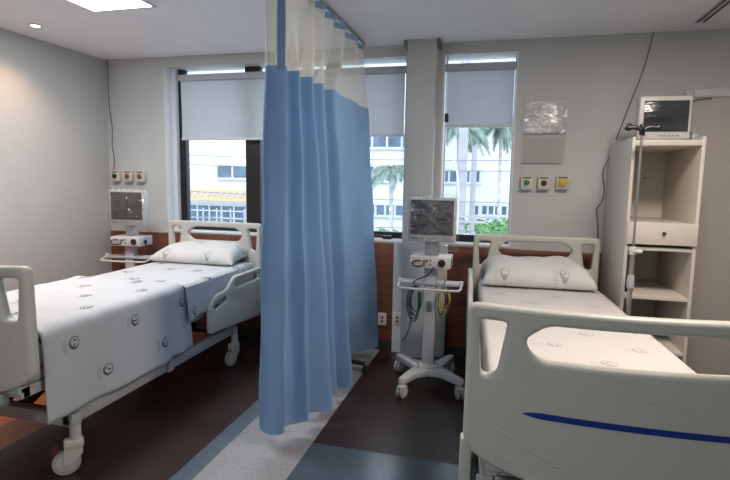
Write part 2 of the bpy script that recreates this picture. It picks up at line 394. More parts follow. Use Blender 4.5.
# linear slot in ceiling at right
o = thing('linear_diffuser', 'narrow dark slot fitting in the ceiling at upper right', 'air vent', (1.28, 3.3, ZC))
MB().box(-.035, .035, -.84, .84, -.006, 0, .002).build('frame', M['frame_w'], o)
MB().box(-.026, -.010, -.83, .83, -.0075, -.005).box(.012, .028, -.83, .83, -.0075, -.005).build('slot', M['frame'], o)
# curtain track
TRK = [(-1.13, 4.22), (-1.13, 4.1), (-1.13, 3.7), (-1.135, 3.2), (-1.14, 2.8), (-1.14, 2.4), (-1.14, 1.4), (-1.14, .4)]
tk = thing('curtain_track', 'metal curtain rail fixed to the ceiling along the blue curtain', 'curtain rail', (0, 0, 0))
MB().tube([(x, y, ZC - .012) for x, y in TRK], .011, 8, smooth=2).build('rail', M['alu'], tk)

# ================================================================== blinds
def blind(x0, x1, zb, label, y=4.40):
    o = thing('roller_blind', label, 'blind', ((x0 + x1) / 2, y, zb), 0, 'roller blinds over the windows'); h = (x1 - x0) / 2; T = 2.462 - zb
    MB().box(-h - .01, h + .01, -.02, .035, T - .06, T, .012).build('cassette', M['blind'], o)
    MB().grid(10, 14, lambda u, v: (-h + .01 + (2 * h - .02) * u, .003 * sin(v * 5) + .012, .01 + (T - .06) * v)).build('blind_fabric', M['blind'], o)
    MB().box(-h + .008, h - .008, .001, .022, -.008, .014, .006).build('bottom_bar', M['blind_cas'], o)
    MB().tube([(h - .012, -.03, T - .05), (h - .012, -.028, -.25), (h - .002, -.028, -.26), (h - .002, -.03, T - .05)], .0015, 6).build('pull_chain', M['cable_w'], o)
    return o
blind(-2.995, -1.98, 1.86, 'lowered grey roller blind above the headboard of the left bed')
blind(-1.93, -.81, 1.885, 'lowered grey roller blind between the blue curtain and the column')
blind(-.47, .085, 1.955, 'lowered grey roller blind right of the column')

# ================================================================== beds
BW, BL = 1.0, 2.40
def board_loops(z0, top, BW):
    h = BW / 2
    out = round_poly([(-h, top), (h, top), (h + .004, top - .5), (h - .06, z0 + .04), (h - .20, z0), (-h + .20, z0), (-h + .06, z0 + .04), (-h - .004, top - .5)], [.035, .035, .06, .08, .06, .06, .08, .06])
    t = top
    big = round_poly([(-h + .25, t - .050), (h - .25, t - .050), (h - .185, t - .100), (h - .198, t - .140), (h - .24, t - .170), (-h + .24, t - .170), (-h + .198, t - .140), (-h + .185, t - .100)], .03)
    L = round_poly([(-h + .036, t - .052), (-h + .130, t - .052), (-h + .100, t - .235), (-h + .050, t - .245)], .022)
    Rr = [(-x, z) for x, z in L][::-1]
    return [out, big, L, Rr]
def board(z0, top, sag, BW=1.0, fx=0):
    bb = slab_mesh(board_loops(z0, top, BW), .05, .016)
    fn = lambda c: (c.x + fx, c.y + sag * ((c.x / (BW / 2)) ** 2), c.z)
    return bow(bb, fn, [-.55 + i * .055 for i in range(21)])
def swirl(sgn, sag, z):                               # raised swoosh moulded in the board
    pts = [(-.40, z + .03), (-.33, z), (-.24, z - .05), (-.17, z - .075)]
    return [(x, sgn * .0245 + sag * (x / (BW / 2)) ** 2, zz) for x, zz in pts]
def rail_mesh(side, y0, y1, z0, z1, head=True):
    L = y1 - y0
    if head: out = [(0, z0 + .06), (0, z1 - .15), (.09, z1 - .09), (.24, z1 - .08), (.36, z1), (L, z1), (L, z0)]
    else: out = [(0, z0), (0, z1), (L - .12, z1), (L, z1 - .1), (L, z0)]
    if head: hs = [[(.05, z1 - .16), (.10, z1 - .135), (.24, z1 - .125), (.24, z1 - .165), (.08, z1 - .20)], [(.36, z1 - .05), (.42, z1 - .035), (L - .06, z1 - .035), (L - .06, z1 - .095), (.38, z1 - .095)]]
    else: hs = [[(.06, z1 - .05), (L - .17, z1 - .05), (L - .09, z1 - .12), (.06, z1 - .12)]]
    s = slab_mesh([round_poly(out, .035)] + [round_poly(h_, .015) for h_ in hs], .034, .011)
    s.b.transform(Matrix.Translation((side, y0, 0)) @ Matrix.Rotation(pi / 2, 4, 'Z'))
    return s
BOW = .08
def make_bed(label, loc, rz, sheet, rails, dz=0, name='hospital_bed', fw=.96, fx=0, post=True):
    bed = thing(name, label, 'hospital bed', loc, rz, 'hospital beds')
    fo = board(.515 + dz, 1.105 + dz, BOW, fw, fx).build('footboard', M['abs'], bed, 40)
    fn = lambda x: BOW * (((x - fx) / (fw / 2)) ** 2) - .025
    st = MB(); N = 24
    for k in range(1):
        pts = [(-.36 + .72 * i / N) for i in range(N + 1)]
        def f(u, v):
            x = fx - .36 + .725 * u; w = min(1, u / .06, (1 - u) / .06)
            return (x, fn(x) - .0022, .757 - .018 * u + dz + .0105 * (v * 2 - 1) * w + .006 * sin(u * pi))
        st.grid(N, 1, f)
    st.build('accent_stripe', M['blue'], fo)
    MB().tube(swirl(-1, BOW, .66 + dz), .0035, 6, smooth=2).tube([(-.40, fn(-.40) - .0006, .60 + dz), (-.32, fn(-.32) - .0006, .585 + dz), (-.17, fn(-.17) - .0006, .58 + dz)], .003, 6, smooth=2).build('moulded_ridge', M['abs'], fo)
    m = MB()
    for k in range(5):
        x = -.02 + k * .045
        m.tube([(x - .02, fn(x) - .0006, .845 + dz - .004 * k), (x, fn(x) - .0006, .852 + dz), (x + .022, fn(x) - .0006, .844 + dz - .004 * k)], .0016, 6, smooth=1)
    m.tube([(-.04, fn(0) - .0006, .828 + dz), (.09, fn(.09) - .0006, .822 + dz), (.18, fn(.18) - .0006, .83 + dz)], .0016, 6, smooth=1).build('embossed_emblem', M['abs'], fo)
    hb = board(.50 + dz, 1.11 + dz, -.03, .915); hb.b.transform(Matrix.Translation((0, BL, 0))); hb.build('headboard', M['abs'], bed, 40)
    # mattress
    mt = MB().box(-.415, .415, .055, BL - .07, .60 + dz, .775 + dz, .035, 4)
    mt.b.normal_update()
    mt.uvbox(); mt.build('mattress', sheet, bed, 60)
    MB().box(-.42, .42, .06, BL - .06, .555 + dz, .60 + dz, .012).box(-.42, .42, .04, .09, .52 + dz, .60 + dz, .01).build('mattress_platform', M['steel_paint'], bed)
    # upper and lower frames
    f = MB()
    for s in (-1, 1):
        f.box(s * .40 - .02, s * .40 + .02, .05, BL - .05, .50 + dz, .552 + dz, .004)
    for y in (.08, 1.15, BL - .09): f.box(-.42, .42, y - .02, y + .02, .50 + dz, .552 + dz, .004)
    f.build('upper_frame', M['steel_paint'], bed)
    f = MB()
    for s in (-1, 1): f.box(s * .40 - .025, s * .40 + .025, .30, 1.97, .255, .325, .006)
    for y in (.33, 1.1, 1.94): f.box(-.44, .44, y - .03, y + .03, .25, .315, .006)
    f.build('base_frame', M['steel_paint'], bed)
    for s in (-1, 1):
        for (ya, yb) in ((.34, .84), (1.93, 1.43)):
            MB().box(-.026, .026, 0, math.hypot(yb - ya, .24), -.022, .022, .005, M=Matrix.Translation((s * .07, ya, .29)) @ Matrix.Rotation(math.atan2(.22, yb - ya) if yb > ya else pi - math.atan2(.22, ya - yb), 4, 'X')).build('lift_arm', M['dark_steel'], bed)
    MB().cyl((-.36, .37, .29), (.36, .37, .29), .016).build('cross_shaft', M['dark_steel'], bed)
    MB().cyl((-.36, 1.83, .29), (.36, 1.83, .29), .016).build('cross_shaft', M['dark_steel'], bed)
    # corner bumpers below the footboard
    for s in (-1, 1):
        MB().box(s * .26 - .04, s * .26 + .04, -.03, .06, .47 + dz, .535 + dz, .01).build('bumper', M['abs'], bed)
        if post: MB().box(s * .49 - .022, s * .49 + .022, .14, .20, .24 + dz, .58 + dz, .012).build('corner_post', M['abs'], bed)
    if not post: MB().box(.36, .43, .40, .46, .30, .50, .01).build('frame_bracket', M['abs'], bed)
    MB().box(-.33 + fx, .33 + fx, .03, .075, .46 + dz, .525 + dz, .01).build('foot_crossbar', M['steel_paint'], bed)
    # casters
    c0 = None
    for sx in (-1, 1):
        for y in (.33, 1.94):
            if c0 is None:
                c0 = bpy.data.objects.new('caster', None); COL.objects.link(c0); c0.parent = bed; c0.empty_display_size = .05
                MB().cyl((0, 0, .17), (0, 0, .25), .026).box(-.03, .03, -.055, .035, .135, .185, .014).build('fork_top', M['abs'], c0)
                MB().prism(round_poly([(-.05, .17), (.025, .17), (.03, .11), (-.03, .05), (-.062, .06)], .015), .012, Matrix.Translation((-.018, 0, 0)) @ Matrix(((0, 0, 1, 0), (1, 0, 0, 0), (0, 1, 0, 0), (0, 0, 0, 1)))).prism(round_poly([(-.05, .17), (.025, .17), (.03, .11), (-.03, .05), (-.062, .06)], .015), .012, Matrix.Translation((.014, 0, 0)) @ Matrix(((0, 0, 1, 0), (1, 0, 0, 0), (0, 1, 0, 0), (0, 0, 0, 1)))).build('fork', M['abs'], c0)
                RX = Matrix.Rotation(pi / 2, 4, 'Y')
                MB().lathe([(.02, -.014), (.048, -.014), (.062, -.012), (.065, -.006), (.065, .006), (.062, .012), (.048, .014), (.02, .014)], (0, -.045, .065), 28, M=RX).build('wheel', M['tyre'], c0)
                MB().lathe([(.01, -.019), (.035, -.018), (.046, -.0145), (.046, .0145), (.035, .018), (.01, .019)], (0, -.045, .065), 24, M=RX).build('wheel_cap', M['abs'], c0)
                MB().tube([(-.024, -.07, .145), (-.024, -.10, .135), (.024, -.10, .135), (.024, -.07, .145)], .005, 8).build('brake_pedal', M['brake_red'], c0)
                c = c0
            else: c = dup(c0, parent=bed)
            c.location = (sx * .425, y, 0); c.rotation_euler = (0, 0, {(-1, .33): .3, (1, .33): -.77, (-1, 1.94): .5, (1, 1.94): -.2}[(sx, y)])
    for side, head, z1 in rails:
        if head: r = rail_mesh(side * .475, 1.48, 2.33, z1 - .42, z1, True)
        else: r = rail_mesh(side * .475, .22, 1.36, z1 - .36, z1, False)
        ro = r.build('side_rail', M['abs'], bed, 40)
        ya, yb = (1.65, 2.0) if head else (.45, 1.0)
        for yy in (ya, yb):
            MB().box(min(side * .43, side * .455) - .012, max(side * .43, side * .455) + .012, yy, yy + .05, .46 + dz, z1 - .2, .005).build('rail_bracket', M['steel_paint'], ro)
    return bed
LBX, LBY = -2.44, 1.68
left_bed = make_bed('hospital bed left of the blue curtain, draped with a white patterned blanket', (LBX, LBY, 0), 0, M['sheet'], [(1, True, .745), (-1, True, .745)], post=False)
RBX, RBY, RBR = .42, 1.70, RD(3.4)
right_bed = make_bed('hospital bed right of the blue curtain with blue stripe on its footboard', (RBX, RBY, 0), RBR, M['sheet_f'], [(-1, True, .84), (-1, False, .80), (1, True, .70), (1, False, .68)], -.01, fw=1.08, fx=.04)

# blanket on the left bed
def blanket():
    b = MB(); NU, NV = 90, 76
    hw = .435; ztop = .792; r = .045; drop = .415; arc = r * pi / 2
    total = 2 * (hw - r) + 2 * arc + 2 * drop
    rnd = random.Random(3)
    def f(u, v):
        s = u * total; y = .155 + 1.115 * v
        side = 0
        if s < drop: side = -1; d = drop - s; x, z = -hw, ztop - r - d; out = -1
        elif s < drop + arc: a = (s - drop) / arc * pi / 2; x, z = -hw + r - r * cos(a), ztop - r + r * sin(a); d = 0; out = -1
        elif s < drop + arc + 2 * (hw - r):
            x = -hw + r + (s - drop - arc); z = ztop; d = 0; out = 0
        elif s < drop + 2 * arc + 2 * (hw - r):
            a = (s - drop - arc - 2 * (hw - r)) / arc * pi / 2; x, z = hw - r + r * sin(a), ztop - r + r * cos(a); d = 0; out = 1
        else: d = s - (drop + 2 * arc + 2 * (hw - r)); x, z = hw, ztop - r - d; out = 1
        if d > 0:
            k = d / drop
            wv = .008 * sin(y * 8 + .8) + .006 * sin(y * 19 + 1.9) + .022 * max(0, (v - .62) / .38) * sin(y * 34)
            x += out * (.002 * k + (wv + .006) * k ** .8 * 1.0 * (1 if k > .05 else .5))
            y += .10 * k * v ** 4 + .012 * sin(k * 4 + y * 5) * k * v
            z += .006 * sin(y * 7) * k
        else:
            z += .0035 * sin(x * 23 + y * 7) * sin(y * 13) + .002 * sin(y * 40 + x * 9)
        if v > .985: z -= .006
        return (x, y, z)
    b.grid(NU, NV, f, lambda u, v: (1.14 * v, 3 - u * total))
    o = b.build('bed_blanket', M['sheet'])
    o.location = (LBX, LBY, 0)
    m = o.modifiers.new('thick', 'SOLIDIFY'); m.thickness = .007; m.offset = 1
    return tag(o, 'white printed blanket hanging over the side of the left bed', 'blanket')
blanket()
# loose upper sheet on the right side of the left bed near the pillow
def upper_sheet():
    b = MB()
    def f(u, v):
        y = 1.25 + .75 * v; s = u * .62
        if s < .36: return (.06 + s, y, .7815 + .003 * sin(y * 20 + s * 12))
        d = s - .36; x = .42 + min(d, .03); z = .7815 - max(0, d - .015) + (.18 * v * max(0, d - .02))
        k = max(0, d - .05)
        return (x - .0 + .05 * k * sin(y * 26) + .004 * (1 - v), y + .1 * k, z)
    b.grid(40, 40, f, lambda u, v: (.75 * v + .1, 3 - u * .62))
    o = b.build('bed_sheet', M['sheet']); o.location = (LBX, LBY, 0)
    m = o.modifiers.new('thick', 'SOLIDIFY'); m.thickness = .004; m.offset = 1
    tag(o, 'thin white sheet tucked below the pillow of the left bed', 'sheet')
upper_sheet()
def pillow(loc, rz, w, d, h, label, seed):
    b = MB(); rn = random.Random(seed); ph = [rn.uniform(0, 6) for _ in range(6)]
    def shape(sgn):
        def f(u, v):
            a, c = 2 * u - 1, 2 * v - 1
            e = (max(0, 1 - abs(a) ** 6) * max(0, 1 - abs(c) ** 3.4)) ** .5
            pin = 1 - .07 * (abs(a) ** 2) * (1 - abs(c) ** 2) ; pin2 = 1 - .09 * (abs(c) ** 2) * 0 - .05 * (1 - abs(a) ** 2) * abs(c)
            x = a * w / 2 * (pin if abs(c) < 1 else 1) * (1 - .03 * (1 - abs(c))); y = c * d / 2 * pin2
            z = (h * e * (.78 if sgn > 0 else .22)) * sgn
            if sgn > 0: z *= 1 + .07 * sin(a * 5 + ph[0]) * sin(c * 3 + ph[1]) + .04 * sin(a * 11 + ph[2] + c * 4)
            z += h * .22 + (.006 * sin(a * 7 + ph[3]) if e < .2 else 0)
            return (x, y, z)
        return f
    b.grid(44, 32, shape(1), lambda u, v: (u * w, v * d)); b.grid(44, 32, shape(-1), lambda u, v: (u * w, v * d))
    bmesh.ops.remove_doubles(b.b, verts=b.b.verts[:], dist=2e-4)
    o = b.build('pillow', M['pillow'], None, 80); o.location = loc; o.rotation_euler = (RD(7), 0, rz)
    return tag(o, label, 'pillow', 'pillows on the hospital beds')
pillow((-2.475, 3.93, .79), 0, .80, .44, .135, 'white printed pillow on the left bed', 1)
pillow((.275, 3.88, .785), RBR, .78, .46, .165, 'white printed pillow on the right bed', 2)
# flat bracket peeping below blanket
# ================================================================== curtain
def lerp_path(P, s):
    n = len(P) - 1; k = min(int(s * n), n - 1); t = s * n - k
    return tuple(a + (b_ - a) * t for a, b_ in zip(P[k], P[k + 1]))
cur = thing('privacy_curtain', 'pale blue hospital curtain with net top, drawn between the two beds', 'curtain', (0, 0, 0))
# control: (s, x, y at bottom hem) fold outline in plan, crests towards +x
BOT = [(-1.27, 2.60), (-1.245, 2.50), (-1.18, 2.50), (-1.12, 2.55), (-1.17, 2.60), (-1.12, 2.66), (-1.02, 2.67), (-1.12, 2.72), (-1.06, 2.80), (-.935, 2.86), (-1.06, 2.91), (-1.08, 3.02), (-.985, 3.10), (-1.06, 3.13), (-1.03, 3.20), (-.916, 3.237), (-1.11, 3.36), (-1.16, 3.65), (-1.10, 3.91), (-.94, 4.12)]
MID = [(-1.24, 2.60), (-1.195, 2.50), (-1.13, 2.50), (-1.085, 2.53), (-1.18, 2.57), (-1.15, 2.64), (-1.065, 2.655), (-1.17, 2.70), (-1.14, 2.79), (-1.05, 2.81), (-1.16, 2.87), (-1.14, 2.98), (-1.06, 3.02), (-1.15, 3.08), (-1.13, 3.20), (-1.06, 3.24), (-1.09, 3.45), (-1.065, 3.7), (-1.085, 3.95), (-1.07, 4.15)]
TOP = [(-1.24, 2.60), (-1.20, 2.52), (-1.155, 2.54), (-1.12, 2.60), (-1.18, 2.64), (-1.11, 2.70), (-1.17, 2.76), (-1.10, 2.82), (-1.17, 2.90), (-1.10, 2.98), (-1.17, 3.06), (-1.10, 3.16), (-1.16, 3.26), (-1.10, 3.38), (-1.16, 3.50), (-1.10, 3.62), (-1.16, 3.76), (-1.10, 3.90), (-1.15, 4.02), (-1.12, 4.15)]
def cr(P, s):                                          # Catmull-Rom
    n = len(P) - 1; k = min(int(s * n), n - 1); t = s * n - k
    p = [P[max(0, min(n, k + j))] for j in (-1, 0, 1, 2)]
    return tuple(.5 * (2 * p[1][i] + (p[2][i] - p[0][i]) * t + (2 * p[0][i] - 5 * p[1][i] + 4 * p[2][i] - p[3][i]) * t * t + (3 * p[1][i] - p[0][i] - 3 * p[2][i] + p[3][i]) * t ** 3) for i in (0, 1))
ZH, ZJ, ZB = ZC - .035, 2.075, .085
def cpos(s, z):
    if z >= ZJ: a, b_ = MID, TOP; t = max(0, (z - ZJ) / (ZH - ZJ)) ** .9
    else: a, b_ = BOT, MID; t = max(0, (z - ZB) / (ZJ - ZB)) ** 1.15
    A, B = cr(a, s), cr(b_, s)
    return (A[0] + (B[0] - A[0]) * t + .004 * sin(z * 9 + s * 40), A[1] + (B[1] - A[1]) * t, z)
def zbot(s): return ZB + .02 * sin(s * 19 + 1) + .012 * sin(s * 43)
LEN = 2.9
MB().grid(240, 34, lambda u, v: cpos(u, zbot(u) + (ZJ - zbot(u)) * v), lambda u, v: (u * LEN, v * 2)).build('curtain_fabric', M['curtain'], cur, 60, False)
MB().grid(240, 10, lambda u, v: cpos(u, ZJ + (ZH - .04 - ZJ) * v), lambda u, v: (u * LEN, v * .55)).build('net_header', M['net'], cur, 60, False)
MB().grid(240, 2, lambda u, v: cpos(u, ZH - .045 + .045 * v), lambda u, v: (u * LEN, v)).build('top_tape', M['curtain'], cur, 60, False)
def off(p, d): return (p[0] + d, p[1] - d, p[2])
MB().grid(3, 40, lambda u, v: off(cpos(.108 + .03 * u, ZJ - .02 + (ZH - ZJ + .01) * v), .004)).build('side_hem', M['curtain_hem'], cur, 60, False)
for i in range(14):
    p = cpos(.05 + .94 * i / 13, ZH)
    MB().cyl((p[0], p[1], ZH - .015), (p[0], p[1], ZC - .018), .004, n=8).build('glider_hook', M['cable_w'], cur)
# cable or leftover tie at the near bottom corner
# ================================================================== stool behind the curtain
st = thing('swivel_stool', 'black swivel stool base showing below the blue curtain', 'stool', (-1.37, 3.74, 0))
MB().cyl((0, 0, .11), (0, 0, .47), .022).cyl((0, 0, .07), (0, 0, .16), .04, .03).build('column', M['dark_steel'], st)
MB().lathe([(.02, .47), (.15, .475), (.165, .50), (.16, .53), (.14, .545), (.02, .55)], n=32).build('seat', M['knob'], st)
for k in range(5):
    a = RD(2 + 72 * k)
    lg = MB().tube([(0, 0, .10), (.14 * cos(a), .14 * sin(a), .095), (.41 * cos(a), .41 * sin(a), .07)], .017, 10).build('leg', M['knob'], st)
    e = Vector((.42 * cos(a), .42 * sin(a), .03)); t = Vector((-sin(a), cos(a), 0))
    MB().cyl(e - t * .022, e + t * .022, .029, n=20, bev=.004).build('castor', M['knob'], lg)

# ================================================================== patient monitors on trolleys
def trolley(label, loc, rz, base_rz, tall, cables):
    o = thing('monitor_trolley', label, 'medical trolley', loc, rz, 'patient monitor trolleys')
    z1 = .90 + tall
    MB().box(-.045, .045, -.03, .04, .14, z1, .008).build('column', M['mon_g'], o)
    MB().box(-.018, .018, -.034, -.028, .56, .64, .003).build('column_latch', M['cable_g'], o)
    # curved H base: two arched legs
    bm_ = MB()
    for s in (-1, 1):
        pts = []
        outer = [(-.235, s * .26), (-.175, s * .26), (-.09, s * .14), (0, s * .10), (.09, s * .14), (.175, s * .26), (.235, s * .26), (.15, s * .09), (.10, 0), (-.10, 0), (-.15, s * .09)]
        if s > 0: outer = outer[::-1]
        bm_.prism(round_poly(outer, .03), .045, Matrix.Translation((0, 0, .10)), bev=.008)
    bm_.box(-.075, .075, -.07, .07, .12, .17, .015)
    bs = bm_.build('base', M['mon'], o); bs.rotation_euler = (0, 0, base_rz)
    for sx in (-1, 1):
        for sy in (-1, 1):
            c = bpy.data.objects.new('caster', None); COL.objects.link(c); c.parent = o; c.location = Matrix.Rotation(base_rz, 3, 'Z') @ Vector((sx * .20, sy * .245, 0))
            c.rotation_euler = (0, 0, sx * .4)
            for q in (-1, 1): MB().lathe([(.012, -.009), (.04, -.009), (.046, -.005), (.046, .005), (.04, .009), (.012, .009)], (q * .016, 0, .046), 24, M=Matrix.Rotation(pi / 2, 4, 'Y')).build('wheel', M['tyre'], c)
            MB().cyl((0, 0, .08), (0, 0, .105), .014).box(-.028, .028, -.03, .03, .07, .092, .01).cyl((-.02, 0, .046), (.02, 0, .046), .01).lathe([(.01, -.012), (.026, -.011), (.026, .011), (.01, .012)], (0.016, 0, .046), 20, M=Matrix.Rotation(pi / 2, 4, 'Y')).lathe([(.01, -.012), (.026, -.011), (.026, .011), (.01, .012)], (-.016, 0, .046), 20, M=Matrix.Rotation(pi / 2, 4, 'Y')).build('caster_fork', M['mon'], c)
    zb = .755
    MB().tube([(-.22, -.02, zb + .02), (-.225, -.11, zb - .005), (-.20, -.145, zb - .01), (.20, -.145, zb - .01), (.225, -.11, zb - .005), (.22, -.02, zb + .02)], .009, 10, smooth=1).box(-.235, -.205, -.045, .0, zb, zb + .04, .008).box(.205, .235, -.045, .0, zb, zb + .04, .008).build('handle_bar', M['mon'], o)
    MB().box(-.22, .22, -.04, .08, zb, zb + .022, .006).build('shelf', M['mon_g'], o)
    # equipment box
    za = .885 + tall
    e = MB().box(-.145, .145, -.085, .12, za, za + .085, .008).build('module_rack', M['mon'], o)
    for cx_, cz, cr_, cl in ((.085, .042, .027, .010), (-.02, .055, .008, .006), (.005, .058, .006, .006), (.005, .03, .006, .006)):
        MB().cyl((cx_, -.084 - cl, za + cz), (cx_, -.084, za + cz), cr_, bev=.0015).build('connector', M['knob'], e)
    MB().tube([(-.065, -.088, za + .055), (-.085, -.105, za + .06), (-.12, -.11, za + .05), (-.12, -.11, za + .025), (-.09, -.10, za + .012), (-.05, -.09, za + .02)], .005, 8, smooth=2).build('hose', M['cable_k'], e)
    MB().box(-.05, -.03, -.09, -.084, za + .02, za + .06, .002).build('label_plate', M['cable_g'], e)
    MB().box(.148, .1495, -.03, .02, za + .02, za + .055).build('side_marking', M['blue'], e)
    # neck
    MB().box(-.05, .05, .0, .06, za + .08, za + .2, .01).build('neck', M['mon_g'], o)
    # monitor
    zm = za + .185; w, hh = .17, .315
    mo = MB().box(-w, w, -.045, .02, zm, zm + hh, .01, 3).box(-w + .02, w - .02, .0, .075, zm + .02, zm + hh - .02, .02, 3).build('monitor', M['mon'], o)
    MB().box(-w + .018, w - .018, -.0465, -.044, zm + .05, zm + hh - .018, .001).build('screen', M['screen'], mo)
    MB().cyl((w - .035, -.05, zm + .025), (w - .035, -.044, zm + .025), .009).build('control_knob', M['mon_g'], mo)
    MB().box(-w + .025, -w + .075, -.0462, -.044, zm + .02, zm + .028).box(-.05, .05, -.0462, -.044, zm + .022, zm + .026).build('marking', M['cable_g'], mo)
    r = random.Random(5); g = [[r.uniform(-1, 1) for _ in range(20)] for _ in range(20)]
    def cover(u, v):
        i, j = int(u * 18), int(v * 18)
        x = (-1 + 2 * u) * (w + .012 + .012 * (1 - v)); z = zm - .06 + (hh + .085) * v
        bulge = -.062 - .010 * g[i][j]
        return (x, bulge + (.03 if v > .97 or abs(2 * u - 1) > .95 else 0), z + .004 * g[j][i])
    MB().grid(18, 18, cover).build('plastic_cover', M['plastic'], mo, 80, False)
    for n_, (mt, pts) in enumerate(cables):
        MB().tube(pts, .0045, 8, smooth=3).build('cable', M[mt], o)
    return o
def loop(x0, r, zt, zb_, y=-.02):
    return [(x0, y, zt), (x0 - r, y - .02, zt - .03), (x0 - r * 1.3, y - .03, (zt + zb_) / 2), (x0 - r * .7, y - .03, zb_ + .02), (x0 + r * .1, y - .03, zb_), (x0 + r * .6, y - .025, zb_ + .08), (x0 + r * .5, y - .02, zt - .04)]
CR = [('cable_k', loop(-.09, .045, .74, .52)), ('cable_gr', loop(-.08, .05, .745, .55)), ('cable_k', loop(-.10, .05, .75, .48, -.03)), ('cable_gr', loop(-.10, .04, .74, .50, -.035)),
      ('cable_y', loop(.10, -.04, .75, .56)), ('cable_gr', loop(.09, -.045, .745, .52, -.03)), ('cable_k', loop(.08, -.03, .74, .54)), ('cable_y', loop(.085, -.05, .74, .58, -.03)),
      ('cable_k', [(-.10, -.03, .75), (-.14, -.05, .66), (-.12, -.05, .50), (-.16, -.05, .36), (-.19, -.05, .33)]), ('cable_k', [(.03, -.09, .90), (0, -.11, .84), (-.10, -.10, .80), (-.12, -.05, .76)]),
      ('cable_y', [(.10, -.09, .89), (.12, -.11, .83), (.10, -.06, .77)])]
trolley('white patient monitor on a wheeled trolley standing beside the column', (-.455, 3.66, 0), 0, RD(13), 0, CR)
CL = [('cable_k', loop(.12, .03, .74, .5)), ('cable_k', [(.14, .0, .90), (.19, .0, .82), (.17, 0, .70), (.12, 0, .6)])]
trolley('white patient monitor on a wheeled trolley in the corner beyond the left bed', (-3.235, 3.95, 0), RD(6), 0, -.01, CL)

# ================================================================== wall outlets and frames
def outlet(x, z, label, cap, n):
    o = thing('gas_outlet', label, 'wall outlet', (x, YB, z), 0, 'medical gas outlets')
    MB().box(-.045, .045, -.045, 0, -.055, .055, .006).build('outlet_box', M['outlet'], o)
    MB().box(-.035, .035, -.047, -.044, .032, .046, .001).build('marking', M['cable_g'] if n != 2 else M['cable_g'], o)
    c = MB().cyl((0, -.062, 0), (0, -.044, 0), .022, bev=.003).cyl((0, -.075, 0), (0, -.06, 0), .012, bev=.003)
    c.build('socket', M[cap], o)
    MB().box(-.045, .045, -.05, -.044, -.055, -.036, .002).build('lower_strip', M['mon_g'], o)
    return o
outlet(-3.68, 1.50, 'cream gas outlet left of its row in the corner, with black cable plug', 'knob', 0)
outlet(-3.535, 1.50, 'cream gas outlet in the middle of the row beyond the left bed', 'red', 1)
outlet(-3.395, 1.50, 'cream gas outlet nearest the window in the row beyond the left bed', 'red', 2)
o1 = outlet(.205, 1.50, 'cream gas outlet nearest the window above the right bed', 'green', 0)
outlet(.335, 1.50, 'cream gas outlet in the middle above the right bed', 'knob', 1)
o3 = outlet(.475, 1.505, 'cream gas outlet with a large yellow cap above the right bed', 'yellow', 2)
MB().lathe([(.012, 0), (.036, .004), (.034, .014), (.020, .02), (.018, .03), (.008, .032)], (0, -.046, .0), M=Matrix.Rotation(pi / 2, 4, 'X')).build('yellow_cap', M['yellow'], o3)
def holder(x0, x1, z0, z1, label, dark):
    o = thing('document_holder', label, 'document holder', ((x0 + x1) / 2, YB, z0)); w = (x1 - x0) / 2; h_ = z1 - z0
    MB().box(-w, w, -.006, -.002, 0, h_, .001).build('back_plate', M['holder'] if dark else M['acry'], o)
    MB().box(-w + .01, w - .01, -.030, -.027, 0, h_ * .96, .001).box(-w + .01, w - .01, -.028, -.004, 0, .004).build('front_plate', M['plastic'] if dark else M['acry'], o)
    return o
holder(.15, .49, 1.885, 2.14, 'clear acrylic holder on the wall above the gas outlets', True)
holder(.15, .48, 1.65, 1.86, 'second clear acrylic holder just above the gas outlets', False)
for (x, z, l) in ((-.955, .28, 'small white wall socket low on the wall right of the curtain'), (-.815, .30, 'small grey wall socket at the foot of the column')):
    o = thing('wall_socket', l, 'socket', (x, YB - (.02 if x < -.9 else .05), z))
    MB().box(-.038, .038, -.010, 0, -.055, .055, .003).build('plate', M['outlet'], o)
    MB().cyl((0, -.012, .015), (0, -.009, .015), .014).cyl((0, -.012, -.02), (0, -.009, -.02), .014).build('socket_hole', M['cable_g'], o)

# ================================================================== cables on the walls
c = MB().tube([(-3.735, 4.325, 2.618), (-3.735, 4.325, 2.3), (-3.73, 4.325, 2.15), (-3.70, 4.325, 1.95), (-3.72, 4.325, 1.8), (-3.69, 4.325, 1.66), (-3.71, 4.322, 1.56), (-3.70, 4.30, 1.52)], .005, 8, smooth=3).build('wall_cable', M['cable_g'])
tag(c, 'grey cable hanging down the corner beyond the left bed', 'cable')
o = thing('wall_cable', 'dark cable with white box inline, hanging beside the cabinet', 'cable', (0, 0, 0))
MB().tube([(1.045, 4.33, 2.618), (1.00, 4.33, 2.36), (.92, 4.33, 2.10), (.86, 4.33, 1.90), (.84, 4.33, 1.83), (.82, 4.33, 1.73), (.755, 4.33, 1.60), (.79, 4.33, 1.46), (.775, 4.33, 1.36), (.73, 4.33, 1.30), (.76, 4.33, 1.2), (.765, 4.33, .9), (.765, 4.325, .5)], .0045, 8, smooth=2).build('cord', M['cable_g'], o)
MB().box(-.032, .032, -.016, .016, -.055, .055, .014, 3, M=Matrix.Translation((.83, 4.33, 1.78)) @ Matrix.Rotation(RD(14), 4, 'Y')).build('inline_box', M['mon'], o)
tag(MB().tube([(1.28, 4.0, 1.82), (1.27, 4.2, 1.90), (1.30, 4.31, 2.0), (1.325, 4.312, 2.10), (1.36, 4.322, 2.125), (1.46, 4.322, 2.13)], .005, 8, smooth=2).build('monitor_cable', M['cable_g']), 'thin grey cable running up by the door frame behind the cabinet monitor', 'cable')

